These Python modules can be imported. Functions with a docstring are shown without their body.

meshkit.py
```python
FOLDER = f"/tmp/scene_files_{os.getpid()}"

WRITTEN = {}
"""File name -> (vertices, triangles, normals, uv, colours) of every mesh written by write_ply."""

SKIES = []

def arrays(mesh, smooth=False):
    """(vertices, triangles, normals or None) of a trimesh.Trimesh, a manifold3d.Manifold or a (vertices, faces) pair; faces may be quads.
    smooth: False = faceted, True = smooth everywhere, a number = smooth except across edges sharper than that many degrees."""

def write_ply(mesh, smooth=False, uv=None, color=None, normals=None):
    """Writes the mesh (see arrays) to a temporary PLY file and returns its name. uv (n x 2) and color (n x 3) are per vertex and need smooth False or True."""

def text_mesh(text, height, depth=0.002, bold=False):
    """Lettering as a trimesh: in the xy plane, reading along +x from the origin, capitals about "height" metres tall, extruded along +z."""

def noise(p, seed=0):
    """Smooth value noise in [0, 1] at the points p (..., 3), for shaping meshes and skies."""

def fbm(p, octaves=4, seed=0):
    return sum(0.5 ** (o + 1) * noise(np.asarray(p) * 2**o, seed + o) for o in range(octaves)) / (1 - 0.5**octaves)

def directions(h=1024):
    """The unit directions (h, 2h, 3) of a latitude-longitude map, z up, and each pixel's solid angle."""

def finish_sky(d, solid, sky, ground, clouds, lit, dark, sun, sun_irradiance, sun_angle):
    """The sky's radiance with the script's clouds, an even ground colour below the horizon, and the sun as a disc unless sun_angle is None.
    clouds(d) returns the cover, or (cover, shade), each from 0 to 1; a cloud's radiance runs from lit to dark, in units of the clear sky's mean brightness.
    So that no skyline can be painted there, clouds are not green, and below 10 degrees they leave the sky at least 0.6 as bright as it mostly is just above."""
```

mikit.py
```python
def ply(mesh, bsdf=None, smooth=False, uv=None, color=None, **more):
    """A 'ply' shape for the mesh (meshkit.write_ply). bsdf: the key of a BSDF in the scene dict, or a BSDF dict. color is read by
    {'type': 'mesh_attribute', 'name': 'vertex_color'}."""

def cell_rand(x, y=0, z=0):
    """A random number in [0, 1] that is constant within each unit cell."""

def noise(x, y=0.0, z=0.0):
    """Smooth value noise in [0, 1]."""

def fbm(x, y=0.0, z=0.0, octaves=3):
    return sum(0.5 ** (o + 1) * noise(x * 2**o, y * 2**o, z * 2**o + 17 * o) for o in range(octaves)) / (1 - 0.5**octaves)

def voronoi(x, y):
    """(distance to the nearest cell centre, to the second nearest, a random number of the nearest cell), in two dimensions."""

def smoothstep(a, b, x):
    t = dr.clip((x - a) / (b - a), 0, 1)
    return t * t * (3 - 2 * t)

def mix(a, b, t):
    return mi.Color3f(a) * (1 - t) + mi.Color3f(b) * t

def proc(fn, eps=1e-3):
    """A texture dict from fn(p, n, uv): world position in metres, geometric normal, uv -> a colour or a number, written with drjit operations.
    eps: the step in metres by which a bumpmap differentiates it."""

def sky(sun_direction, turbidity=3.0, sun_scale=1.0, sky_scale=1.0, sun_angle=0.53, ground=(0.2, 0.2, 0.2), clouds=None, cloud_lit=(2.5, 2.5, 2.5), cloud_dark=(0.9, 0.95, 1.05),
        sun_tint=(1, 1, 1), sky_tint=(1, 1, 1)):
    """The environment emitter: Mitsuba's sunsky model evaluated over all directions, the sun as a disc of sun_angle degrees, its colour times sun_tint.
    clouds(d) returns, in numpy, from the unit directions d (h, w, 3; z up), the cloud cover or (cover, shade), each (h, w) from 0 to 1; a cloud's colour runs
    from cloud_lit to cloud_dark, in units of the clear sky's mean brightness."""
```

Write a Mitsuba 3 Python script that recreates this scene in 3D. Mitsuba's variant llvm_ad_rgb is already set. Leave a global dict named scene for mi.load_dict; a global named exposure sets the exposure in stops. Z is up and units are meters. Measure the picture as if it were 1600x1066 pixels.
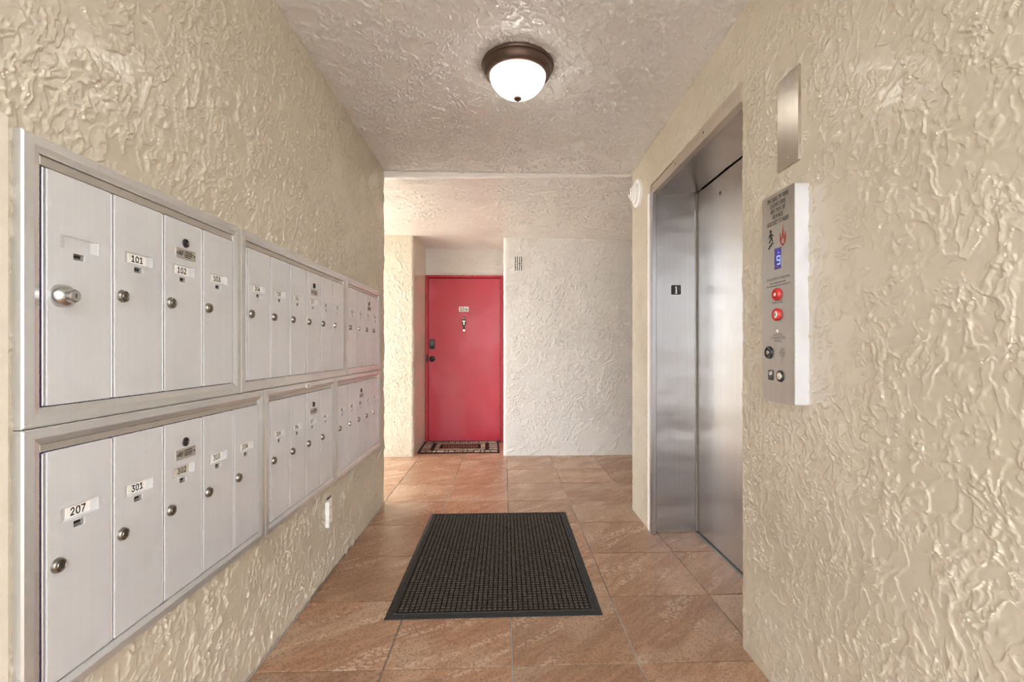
import math, random
import numpy as np, trimesh
import drjit as dr
import mitsuba as mi
import mikit, meshkit
import manifold3d as m3
from shapely.geometry import Polygon, Point, box as sbox
from shapely import affinity
from mikit import proc, noise, fbm, voronoi, cell_rand, smoothstep, mix

T = mi.ScalarTransform4f
random.seed(7)
scene, labels = {}, {}

# ------------------------------------------------------------------ camera, sky, exposure
FPX, PPX, PPY, CAM_H, YAW = 735.0, 815.0, 545.0, 1.135, math.radians(2.1427)
scene['camera'] = {
    'type': 'perspective', 'fov_axis': 'x', 'fov': math.degrees(2 * math.atan(800 / FPX)),
    'principal_point_offset_x': -(PPX - 800) / 1600.0, 'principal_point_offset_y': -(PPY - 533) / 1066.0,
    'near_clip': 0.02, 'far_clip': 500.0,
    'to_world': T().look_at(origin=[0, 0, CAM_H], target=[math.sin(YAW), math.cos(YAW), CAM_H], up=[0, 0, 1])}


def cover(d):
    n = meshkit.fbm(d * 2.5, 4, 3)
    return np.clip((n - 0.25) * 3.0, 0.9, 1.0), np.clip((0.6 - n) * 0.8, 0, 0.5)


scene['sky'] = mikit.sky([-0.30, 0.62, 0.80], turbidity=3.5, sun_scale=0.35, sky_scale=1.0, ground=(0.42, 0.40, 0.37), clouds=cover,
                         cloud_lit=(2.3, 2.3, 2.3), cloud_dark=(1.3, 1.33, 1.38))
exposure = 4.68
LAMP = 0.42                                   # radiance of the ceiling lamp's glass

# ------------------------------------------------------------------ helpers


def numbered(key):
    if key not in scene and key not in labels:
        return key
    i = 1
    while f'{key}_{i:03d}' in scene or f'{key}_{i:03d}' in labels:
        i += 1
    return f'{key}_{i:03d}'


def add(name, mesh, bsdf, parent=None, smooth=False, label=None, cat=None, group=None, kind=None, to_world=None, **more):
    key = numbered((parent + '__' if parent else '') + name)
    if isinstance(bsdf, str) and bsdf.startswith('steel_') and 'uv' not in more:
        mesh = mesh.copy()
        mesh.unmerge_vertices()
        ax = np.repeat(np.abs(mesh.face_normals).argmax(1), 3)
        vv = np.array(mesh.vertices)
        more['uv'] = np.where((ax == 0)[:, None], vv[:, [1, 2]], np.where((ax == 1)[:, None], vv[:, [0, 2]], vv[:, [1, 0]]))
        smooth = False
    shape = dict(mesh) if isinstance(mesh, dict) else mikit.ply(mesh, bsdf, smooth, **more)
    if to_world is not None:
        shape['to_world'] = to_world
    scene[key] = shape
    say(key, label, cat, group, kind)
    return key


def say(key, label=None, cat=None, group=None, kind=None):
    d = {k: v for k, v in (('label', label), ('category', cat), ('group', group), ('kind', kind)) if v}
    if d:
        labels[key] = {**labels.get(key, {}), **d}


def thing(name, label, cat=None, group=None, kind=None):
    key = numbered(name)
    labels[key] = {}
    say(key, label, cat, group, kind)
    return key


def tm(v, f):
    return trimesh.Trimesh(np.asarray(v, float), np.asarray(f, int), process=False)


def cat_(*ms):
    return trimesh.util.concatenate([m for m in ms])


def bx(x0, x1, y0, y1, z0, z1, c=0.0):
    """Box, its edges chamfered by c."""
    lo, hi = np.array([x0, y0, z0], float), np.array([x1, y1, z1], float)
    if c <= 0:
        m = trimesh.creation.box(hi - lo)
        m.apply_translation((lo + hi) / 2)
        return m
    pts = []
    for s in np.ndindex(2, 2, 2):
        p = np.where(s, hi, lo)
        q = np.where(s, -1, 1) * c
        for k in range(3):
            r = p + q
            r[k] = p[k]
            pts.append(r)
    m = trimesh.convex.convex_hull(np.array(pts))
    return tm(m.vertices, m.faces)


def M4(cols, origin):
    m = np.eye(4)
    m[:3, :3] = np.array(cols, float).T
    m[:3, 3] = origin
    return m


def left_at(y, z, x=-0.875):      # local (u, v, n): u along +Y, v up, n out of the left wall
    return M4([[0, 1, 0], [0, 0, 1], [1, 0, 0]], [x, y, z])


def right_at(y, z, x=0.905):      # u along -Y, v up, n out of the right wall
    return M4([[0, -1, 0], [0, 0, 1], [-1, 0, 0]], [x, y, z])


def far_at(x, z, y=4.98):         # u along +X, v up, n towards the viewer
    return M4([[1, 0, 0], [0, 0, 1], [0, -1, 0]], [x, y, z])


def put(mesh, m):
    mesh = mesh.copy()
    mesh.apply_transform(m)
    return mesh


def W(m):
    return T(m.tolist())


def lathe(profile, n=40):
    """Revolved around +z; profile of (radius, height) from the axis outwards/backwards."""
    p = np.array(profile, float)
    a = np.arange(n) * 2 * np.pi / n
    v = np.stack([p[:, None, 0] * np.cos(a), p[:, None, 0] * np.sin(a), np.broadcast_to(p[:, None, 1], (len(p), n))], -1).reshape(-1, 3)
    f = []
    for i in range(len(p) - 1):
        for k in range(n):
            q, r = i * n + k, i * n + (k + 1) % n
            f += [[q, q + n, r + n], [q, r + n, r]]
    m = tm(v, f)
    m.merge_vertices()
    m.update_faces(m.nondegenerate_faces())
    return m


def ext(poly, h, z=0.0):
    gs = getattr(poly, 'geoms', [poly])
    m = cat_(*[trimesh.creation.extrude_polygon(g, h, engine='earcut') for g in gs])
    m.apply_translation([0, 0, z])
    return m


def rrect(w, h, r, cx=0, cy=0):
    return affinity.translate(sbox(-w / 2 + r, -h / 2 + r, w / 2 - r, h / 2 - r).buffer(r, quad_segs=5), cx, cy)


def text(s, h, z=0.0, depth=0.0006, bold=False, width=None):
    """Lettering centred on the origin, its capitals h tall; width squeezes it."""
    m = meshkit.text_mesh(s, h, depth, bold)
    b = m.bounds
    m.apply_translation([-(b[0][0] + b[1][0]) / 2, -h / 2, z])
    if width:
        m.apply_scale([width / (b[1][0] - b[0][0]), 1, 1])
    return m


# ------------------------------------------------------------------ relief of the trowelled plaster
_rng = np.random.default_rng(11)
_perm = np.concatenate([_rng.permutation(256)] * 3)
_ga = _rng.uniform(0, 2 * np.pi, 256)
_gx, _gy = np.cos(_ga), np.sin(_ga)


def perlin(x, y, seed=0):
    x, y = x + seed * 17.31, y + seed * 9.77
    i, j = np.floor(x).astype(np.int64), np.floor(y).astype(np.int64)
    fx, fy = x - i, y - j
    i, j = i & 255, j & 255

    def g(a, b):
        k = _perm[_perm[i + a] + j + b]
        return _gx[k] * (fx - a) + _gy[k] * (fy - b)
    sx, sy = fx * fx * fx * (fx * (fx * 6 - 15) + 10), fy * fy * fy * (fy * (fy * 6 - 15) + 10)
    a = g(0, 0) + sx * (g(1, 0) - g(0, 0))
    b = g(0, 1) + sx * (g(1, 1) - g(0, 1))
    return 1.4 * (a + sy * (b - a))


def sstep(a, b, x):
    t = np.clip((x - a) / (b - a), 0, 1)
    return t * t * (3 - 2 * t)


def stucco(u, v, seed=0, ang=1.2, amp=1.0):
    """Height in metres: dragged, torn-edged patches and crumbs of plaster over a rolled ground."""
    wu = u + 0.030 * perlin(u / 0.17, v / 0.17, seed + 1) + 0.010 * perlin(u / 0.05, v / 0.05, seed + 2) + 0.0050 * perlin(u / 0.019, v / 0.019, seed + 12) + 0.0022 * perlin(u / 0.009, v / 0.009, seed + 14)
    wv = v + 0.030 * perlin(u / 0.17, v / 0.17, seed + 3) + 0.010 * perlin(u / 0.05, v / 0.05, seed + 4) + 0.0050 * perlin(u / 0.019, v / 0.019, seed + 13) + 0.0022 * perlin(u / 0.009, v / 0.009, seed + 15)
    swirl = 0.5 * perlin(u / 0.45, v / 0.45, seed + 9)
    z = np.zeros_like(u)
    for k, (sl, ss, da, t, st, mk, m0) in enumerate([(0.14, 0.070, 0.0, 0.10, 2.3, 0.30, -0.10), (0.085, 0.038, 0.45, 0.14, 2.1, 0.20, -0.05), (0.060, 0.024, -0.40, 0.16, 1.9, 0.16, 0.0), (0.036, 0.016, 0.1, 0.18, 1.6, 0.12, 0.08)]):
        a = ang + da
        c, s = math.cos(a), math.sin(a)
        p, q = (wu * c + wv * s) / sl, (-wu * s + wv * c) / ss
        n = perlin(p, q, seed + 20 + k) + 0.30 * perlin(2.3 * p, 2.3 * q, seed + 30 + k)
        m = sstep(m0, m0 + 0.28, perlin(u / mk, v / mk, seed + 40 + k) + 0.45 * perlin(u / 0.045, v / 0.045, seed + 50 + k) + 0.1)
        w = 0.0015 / ss
        z += m * st * 1e-3 * sstep(t - w, t + w, n) * (0.30 + 0.70 * np.exp(-np.maximum(n - t - w, 0) / (5.0 * w)))
    n = perlin(wu / 0.012, wv / 0.012, seed + 60) + 0.4 * perlin(wu / 0.006, wv / 0.006, seed + 63)
    m = sstep(0.12, 0.38, perlin(u / 0.12, v / 0.12, seed + 61) + 0.45 * perlin(u / 0.04, v / 0.04, seed + 62))
    z += m * 2.0e-3 * sstep(0.05, 0.40, n)
    z += 0.25e-3 * perlin(u / 0.010, v / 0.010, seed + 70) + 1.2e-3 * perlin(u / 0.35, v / 0.35, seed + 71)
    return 1.2 * amp * z


def lines(a, b, rel, lo, hi):
    """Grid lines from a to b, rel * distance apart but within lo..hi metres."""
    out = [a]
    while out[-1] < b:
        out.append(out[-1] + min(max(rel * abs(out[-1]), lo), hi))
    out = np.array(out)
    return a + (out - a) * (b - a) / (out[-1] - a)


def grid(us, vs, fn):
    u, v = np.meshgrid(us, vs, indexing='ij')
    p = fn(u, v).reshape(-1, 3)
    i = np.arange(len(us) * len(vs)).reshape(len(us), len(vs))
    f = np.concatenate([np.stack([i[:-1, :-1], i[1:, :-1], i[1:, 1:]], -1).reshape(-1, 3), np.stack([i[:-1, :-1], i[1:, 1:], i[:-1, 1:]], -1).reshape(-1, 3)])
    return tm(p, f)


# ------------------------------------------------------------------ materials
def principled(key, color, rough=0.5, metal=0.0, spec=0.5, twosided=True, **k):
    c = color if isinstance(color, dict) else {'type': 'rgb', 'value': list(color)}
    b = {'type': 'principled', 'base_color': c, 'roughness': rough, 'metallic': metal, **({} if metal == 1.0 else {'specular': spec}), **k}
    scene[key] = {'type': 'twosided', 'b': b} if twosided else b


def plaster_color(base, dirt, s):
    def fn(p, n, uv):
        a = fbm(p.x * 2.2 + s, p.y * 2.2, p.z * 2.2, 3)
        b = fbm(p.x * 14, p.y * 14 + s, p.z * 14, 2)
        return mix(base, dirt, smoothstep(0.42, 0.75, a) * 0.55 + smoothstep(0.5, 0.85, b) * 0.18)
    return fn


principled('plaster_cream', proc(plaster_color((0.530, 0.482, 0.390), (0.475, 0.425, 0.330), 3.1)), 0.22, spec=0.6)
principled('plaster_ceiling', proc(plaster_color((0.665, 0.655, 0.625), (0.615, 0.600, 0.565), 5.3)), 0.22, spec=0.6)
principled('plaster_pale', proc(plaster_color((0.70, 0.69, 0.665), (0.65, 0.64, 0.61), 8.7)), 0.34, spec=0.5)
principled('plaster_smooth', (0.70, 0.65, 0.56), 0.45)
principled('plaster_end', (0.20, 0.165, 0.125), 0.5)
principled('white_paint', (0.80, 0.80, 0.79), 0.4)
principled('concrete', (0.58, 0.565, 0.54), 0.8, spec=0.2)
principled('asphalt', (0.30, 0.30, 0.305), 0.85, spec=0.2)
principled('hedge_green', (0.13, 0.17, 0.08), 0.8, spec=0.2)


def tile_color(p, n, uv):
    px, py = (p.x - 0.0297) / 0.457, (p.y - 1.680) / 0.457
    r1, r2, r3 = cell_rand(px + 50, py + 50, 1), cell_rand(px + 50, py + 50, 2), cell_rand(px + 50, py + 50, 3)
    a = 0.75 + 0.35 * r3
    u, v = p.x * dr.cos(a) - p.y * dr.sin(a) + r1 * 9, p.x * dr.sin(a) + p.y * dr.cos(a) + r2 * 9
    w = fbm(u * 5, v * 5, 0, 2) * 0.05
    streak = fbm((u + w) * 60, v * 9, 2.0, 3)
    cloud = fbm(u * 6, v * 3.5, 4.0, 3)
    speck = fbm(p.x * 190, p.y * 190, 6.0, 2)
    vein = smoothstep(0.60, 0.72, fbm((u + w) * 22, v * 4, 9.0, 3)) * smoothstep(0.45, 0.6, noise(p.x * 120, p.y * 120))
    c = mix((0.415, 0.235, 0.140), (0.275, 0.138, 0.074), smoothstep(0.35, 0.65, streak) * 0.45)
    c = mix(c, (0.50, 0.345, 0.235), smoothstep(0.48, 0.75, cloud) * 0.65)
    c = mix(c, (0.17, 0.085, 0.045), smoothstep(0.52, 0.75, speck) * 0.5)
    c = mix(c, (0.60, 0.46, 0.35), vein * 0.6 + smoothstep(0.68, 0.8, noise(p.x * 300, p.y * 300)) * 0.2)
    return c * (0.76 + 0.17 * r1)


principled('tile_glaze', proc(tile_color), proc(lambda p, n, uv: 0.22 + 0.20 * fbm(p.x * 9, p.y * 9, 0, 3)), spec=0.5)
principled('grout', proc(lambda p, n, uv: mix((0.20, 0.175, 0.155), (0.36, 0.33, 0.30), smoothstep(0.45, 0.62, fbm(p.x * 2.2, p.y * 2.2, 1.0, 2)))), 0.8, spec=0.2)


def alu_color(base, k):
    def fn(p, n, uv):
        t = p.y + p.x
        g = noise(t * 700, p.z * 1.5, k) * 0.5 + noise(t * 190, p.z * 0.8, k + 3) * 0.5
        smear = smoothstep(0.56, 0.8, fbm(p.y * 6 + k, p.z * 6, 2.0, 3))
        return mi.Color3f(base) * (0.965 + 0.05 * g) * (1 - 0.06 * smear)
    return fn


principled('aluminium_door', proc(alu_color((0.69, 0.71, 0.735), 1.0)), 0.36, 0.30, spec=0.5)
principled('aluminium_frame', proc(alu_color((0.70, 0.705, 0.70), 5.0)), 0.32, 0.70)
principled('aluminium_valance', proc(alu_color((0.50, 0.47, 0.425), 9.0)), 0.36, 0.6)
principled('aluminium_dark', (0.30, 0.29, 0.28), 0.45, 0.6)
principled('chrome', (0.52, 0.52, 0.52), 0.16, 1.0)
principled('nickel', (0.27, 0.255, 0.225), 0.27, 1.0)
principled('black_hole', (0.012, 0.012, 0.012), 0.4)
principled('violet_black', (0.05, 0.02, 0.16), 0.45)
principled('card_white', (0.86, 0.85, 0.82), 0.6)
principled('card_tan', (0.56, 0.50, 0.42), 0.6)
principled('ink', (0.02, 0.02, 0.02), 0.6, spec=0.2)
principled('ink_grey', (0.16, 0.15, 0.145), 0.6, spec=0.2)
principled('maker_plate', (0.50, 0.47, 0.43), 0.35, 0.6)
principled('red_flame', (0.28, 0.03, 0.02), 0.5)
principled('red_button', (0.50, 0.030, 0.026), 0.3)
principled('white_plastic', (0.82, 0.82, 0.80), 0.35)
principled('black_plastic', (0.015, 0.015, 0.016), 0.3)
principled('bronze', (0.105, 0.068, 0.052), 0.36, 0.55)
principled('bronze_black', (0.022, 0.021, 0.022), 0.35, 0.4)
principled('brass', (0.62, 0.53, 0.36), 0.25, 1.0)


def red_fn(p, n, uv):
    worn = fbm(p.x * 3 + 4, p.z * 2.2, 1.0, 3)
    brush = noise(p.x * 160, p.z * 4, 2.0)
    c = mix((0.50, 0.022, 0.050), (0.55, 0.085, 0.135), smoothstep(0.42, 0.68, worn) * 0.5)
    return c * (0.975 + 0.04 * brush)


principled('red_paint', proc(red_fn), proc(lambda p, n, uv: 0.23 + 0.16 * fbm(p.x * 5, p.z * 3, 3.0, 3)), spec=0.55)
principled('red_frame', (0.46, 0.014, 0.035), 0.35)
principled('rubber', (0.020, 0.021, 0.022), 0.55, spec=0.35)
principled('mat_pile', proc(lambda p, n, uv: mix((0.046, 0.040, 0.033), (0.098, 0.084, 0.069), fbm(p.x * 160, p.y * 160, 0, 2))), 0.9, spec=0.1)
principled('mat_ground', (0.014, 0.0125, 0.011), 0.95, spec=0.1)
principled('doormat_dark', (0.022, 0.013, 0.010), 0.8, spec=0.2)
principled('doormat_tan', proc(lambda p, n, uv: mix((0.40, 0.33, 0.28), (0.22, 0.16, 0.13), cell_rand(p.x * 9, p.y * 14, 3))), 0.8, spec=0.2)
principled('doormat_red', (0.17, 0.075, 0.055), 0.8, spec=0.2)


def steel(key, color, ax, au, along, aniso=0.55):
    """Brushed stainless steel; 'along' is the world axis of the grain's streaks."""
    def fn(p, n, uv):
        q = [p.x, p.y, p.z]
        t = q[ax] * 900
        return mi.Color3f(color) * (0.90 + 0.14 * noise(t, q[along] * 2.0, 3.0) + 0.05 * fbm(q[ax] * 4, q[along] * 4, 1.0, 3) - 0.02)
    principled(key, proc(fn), au, 1.0, anisotropic=aniso)


steel('steel_door', (0.68, 0.655, 0.625), 1, 0.33, 2, 0.8)
steel('steel_jamb', (0.54, 0.55, 0.575), 0, 0.30, 2, 0.8)
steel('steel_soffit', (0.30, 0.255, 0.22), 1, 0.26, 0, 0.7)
steel('steel_trim', (0.68, 0.60, 0.51), 1, 0.38, 2)
steel('steel_panel', (0.41, 0.39, 0.37), 1, 0.36, 2, 0.7)
steel('steel_plate', (0.60, 0.55, 0.48), 1, 0.30, 2, 0.8)
principled('steel_edge', (0.66, 0.67, 0.70), 0.30, 0.35)
scene['blue_led'] = {'type': 'twosided', 'b': {'type': 'principled', 'base_color': {'type': 'rgb', 'value': [0.004, 0.002, 0.030]}, 'roughness': 0.3}}
scene['opal_glass'] = {'type': 'twosided', 'b': {'type': 'principled', 'base_color': {'type': 'rgb', 'value': [0.85, 0.85, 0.83]}, 'roughness': 0.2}}

# ------------------------------------------------------------------ the setting
XL, XR, YB, XW = -0.875, 0.905, -0.62, -1.9          # faces of the lobby's side walls, its open near end
YL, YR = 3.475, 3.310                      # far ends of the two side walls
YF, YD = 4.98, 5.775                       # far wall, wall around the red door


def ceil_z(x, y):
    return 2.447 - 0.0245 * (y - 1.8) - (0.025 + 0.007 * (y - 1.8)) * x


def round_end(y, end, r=0.022):
    """How far the plaster falls back where it rounds over the corner at y = end."""
    t = np.clip((y - (end - r)) / r, 0, 1)
    return r * (1 - np.sqrt(np.maximum(1 - t * t, 0)))


# floor: a grout bed and its tiles
fl = add('floor', bx(XW, 3.2, YB, 5.9, -0.12, -0.004), 'grout', label='terracotta coloured tile floor of the lobby and the walkway', kind='structure')
P, X0, Y0 = 0.457, 0.0297, 1.680
tile = mikit.ply(bx(-P / 2 + 0.0029, P / 2 - 0.0029, -P / 2 + 0.0029, P / 2 - 0.0029, -0.01, 0.0, 0.0014), 'tile_glaze')


def tile_piece(x0, x1, y0, y1):
    return bx(x0 + 0.0029, x1 - 0.0029, y0 + 0.0029, y1 - 0.0029, -0.01, 0.0, 0.0014)


rt = random.Random(4)
for i in range(-9, 7):
    for j in range(-6, 9):
        x0, y0 = X0 + i * P, Y0 + j * P
        x1, y1 = x0 + P, y0 + P
        # clip to the rooms: lobby, elevator recess, walkway, alcove
        if y1 <= 3.25:
            lim = (XL, XR if not (1.2 < y0 < 2.88) else 1.193)
        elif y0 < 4.97:
            lim = (XW + 0.05, 2.6)
        else:
            lim = (-0.956, -0.005)
        a, b = max(x0, lim[0]), min(x1, lim[1])
        c, d = max(y0, YB), min(y1, 5.80)
        if 3.25 < y1 < 3.6 and (x1 < XL - 0.02 or x0 > XR + 0.02):
            c = max(c, YL if x1 < 0 else YR)
        if y0 < 4.97 < y1 and (x1 < -0.97 or x0 > 0.02):
            d = min(d, YF + 0.01)
        if b - a < 0.012 or d - c < 0.012:
            continue
        if a == x0 and b == x1 and c == y0 and d == y1:
            z = -0.0005 + 0.0006 * rt.random()
            add('tile', tile, None, fl, to_world=T().translate([(x0 + x1) / 2, (y0 + y1) / 2, z]))
        else:
            add('tile', tile_piece(a, b, c, d), 'tile_glaze', fl)

# left wall: displaced plaster around the mailboxes, a solid block behind it
zs_fine = lambda a, b, d=0.0030: np.linspace(a, b, max(2, int(round((b - a) / d))))
MY0, MY1, MZ0, MZ1 = 0.870, 3.298, 0.460, 1.526        # hole behind the mailboxes


def left_pt(y, z):
    h = stucco(y, z, 5, 1.25, 1.15 + 0.55 * sstep(1.0, 2.0, y)) * sstep(-0.004, 0.02, ceil_z(XL, y) - z)
    x = XL + h - round_end(y, YL)
    return np.stack([x, y, z], -1)


parts = []
for ya, yb, za, zb, d in ((0.60, 0.78, MZ1, 2.50, 0.005), (0.78, 1.60, MZ1, 2.50, 0.0025), (1.60, YL, MZ1, 2.50, 0.0046), (0.60, MY0, 0, MZ1, 0.004), (MY0, 1.6, 0, MZ0, 0.0034), (1.6, YL, 0, MZ0, 0.0046), (MY1, YL, MZ0, MZ1, 0.006)):
    parts.append(grid(lines(ya, yb, 0.0026, 0.0022, 0.0037), zs_fine(za, zb, d), left_pt))
parts.append(grid(np.linspace(YB, 0.60, 60), np.linspace(0, 2.50, 130), left_pt))
parts.append(bx(XW, XL - 0.030, YB, YL, 0, 2.95))
parts.append(bx(XL - 0.031, XL - 0.002, YB, YB + 0.03, 0, 2.5))
add('wall_left', cat_(*parts), 'plaster_cream', smooth=40, label='cream trowel-textured plaster wall that carries the mailboxes', kind='structure')
add('trim', put(bx(0, 0.308, 0, 1.543, 0, 0.012, 0.004), left_at(0.548, 0)), 'plaster_smooth', label='smooth cream plaster strip beside the nearest mailboxes', kind='structure')
add('trim', put(bx(0, YL - 0.005 - 0.87, 0, 0.012, 0, 0.006, 0.002), left_at(0.87, 0)), 'grout', label='thin grey caulk line along the foot of the mailbox wall', kind='structure')

# right wall with the elevator opening
EY0, EY1, EZ = 1.754, 2.878, 2.144


def right_pt(y, z):
    h = stucco(y, z, 47, 1.85) * sstep(-0.004, 0.02, ceil_z(XR, y) - z)
    x = XR - h + round_end(y, YR) + 0.002
    return np.stack([x, y, z], -1)


rp = []
for ya, yb, za, zb, d in ((0.60, 0.78, 0, 2.46, 0.006), (0.78, EY0, 0, 2.46, 0.0023), (EY0, EY1, EZ, 2.46, 0.0040), (EY1, YR, 0, 2.46, 0.005)):
    g = grid(lines(ya, yb, 0.0026, 0.0021, 0.0040), zs_fine(za, zb, d), right_pt)
    g.invert()
    rp.append(g)
g = grid(np.linspace(YB, 0.60, 60), np.linspace(0, 2.46, 130), right_pt)
g.invert()
rp.append(g)
XB = XR + 0.030
rp += [bx(XB, 4.0, YB, EY0, 0, 2.95), bx(XB, 4.0, EY1 + 0.004, YR, 0, 2.95), bx(XB, 4.0, EY0, EY1 + 0.004, 2.17, 2.95), bx(1.45, 4.0, EY0, EY1 + 0.004, 0, 2.17),
       bx(XR + 0.003, XB + 0.001, EY0 - 0.03, EY0, 0, 2.18), bx(XR + 0.003, XB + 0.001, EY1, EY1 + 0.02, 0, 2.17), bx(XR + 0.003, XB + 0.001, EY0, EY1, EZ, EZ + 0.03),
       bx(XR + 0.002, XB + 0.001, YB, YB + 0.03, 0, 2.5)]
add('wall_right', cat_(*rp), 'plaster_cream', smooth=40, label='cream trowel-textured plaster wall around the elevator', kind='structure')

add('trim', put(bx(-0.046, 0, 0, 2.10, -0.004, 0.0045, 0.002), right_at(2.880, 0)), 'white_paint', label='pale grey filler strip beside the elevator jamb', kind='structure')

# lobby ceiling
def ceil_pt(x, y):
    h = stucco(x, y, 83, 0.25, 1.7 + 0.5 * sstep(1.8, 2.8, y))
    return np.stack([x, y, ceil_z(x, y) - h], -1)


cg = grid(np.linspace(XL - 0.02, XR + 0.02, 520), lines(1.20, 3.31, 0.0029, 0.0030, 0.005), ceil_pt)


def ceil_tail(s, t):
    x = XL - 0.02 + s * (XR - XL + 0.04)
    y1 = YL + (YR - YL) * (x - XL) / (XR - XL)
    return ceil_pt(x, 3.31 + t * (y1 - 3.31))


ct = grid(np.linspace(0, 1, 430), np.linspace(0, 1, 30), ceil_tail)
c0 = grid(np.linspace(XL - 0.02, XR + 0.02, 90), np.linspace(YB, 1.20, 100), ceil_pt)
for g in (cg, ct, c0):
    g.invert()
add('ceiling', cat_(cg, ct, c0, bx(XL - 0.05, XR + 0.05, YB, 3.30, 2.50, 2.95), bx(XL - 0.05, XR + 0.05, YB, YB + 0.05, 2.44, 2.95)), 'plaster_ceiling', smooth=40,
    label='beige trowel-textured plaster ceiling of the lobby', kind='structure')

# walkway ceiling, a little lower, and the white step between the two
def walk_z(x, y):
    return 2.392 - 0.046 * (y - 3.3) - 0.012 * x


def walk_pt(x, y):
    return np.stack([x, y, walk_z(x, y) - stucco(x, y, 131, 0.4, 1.15)], -1)


def walk_main(s, t):
    x = -1.1 + s * 2.7
    ys = np.clip(YL + (YR - YL) * (x - XL) / (XR - XL), YR, YL)
    return walk_pt(x, ys + t * (4.99 - ys))


wg = grid(np.linspace(0, 1, 440), np.linspace(0, 1, 230), walk_main)
wa = grid(np.linspace(XW, -1.1, 100), np.linspace(YL, 4.99, 60), walk_pt)
wb = grid(np.linspace(1.6, 3.2, 60), np.linspace(YR, 4.99, 60), walk_pt)
for g in (wg, wa, wb):
    g.invert()
add('ceiling_walkway', cat_(wg, wa, wb, bx(XW, 3.2, 3.30, 6.2, 2.50, 2.95)), 'plaster_ceiling', smooth=40, label='paler textured plaster ceiling of the walkway beyond the lobby', kind='structure')


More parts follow.
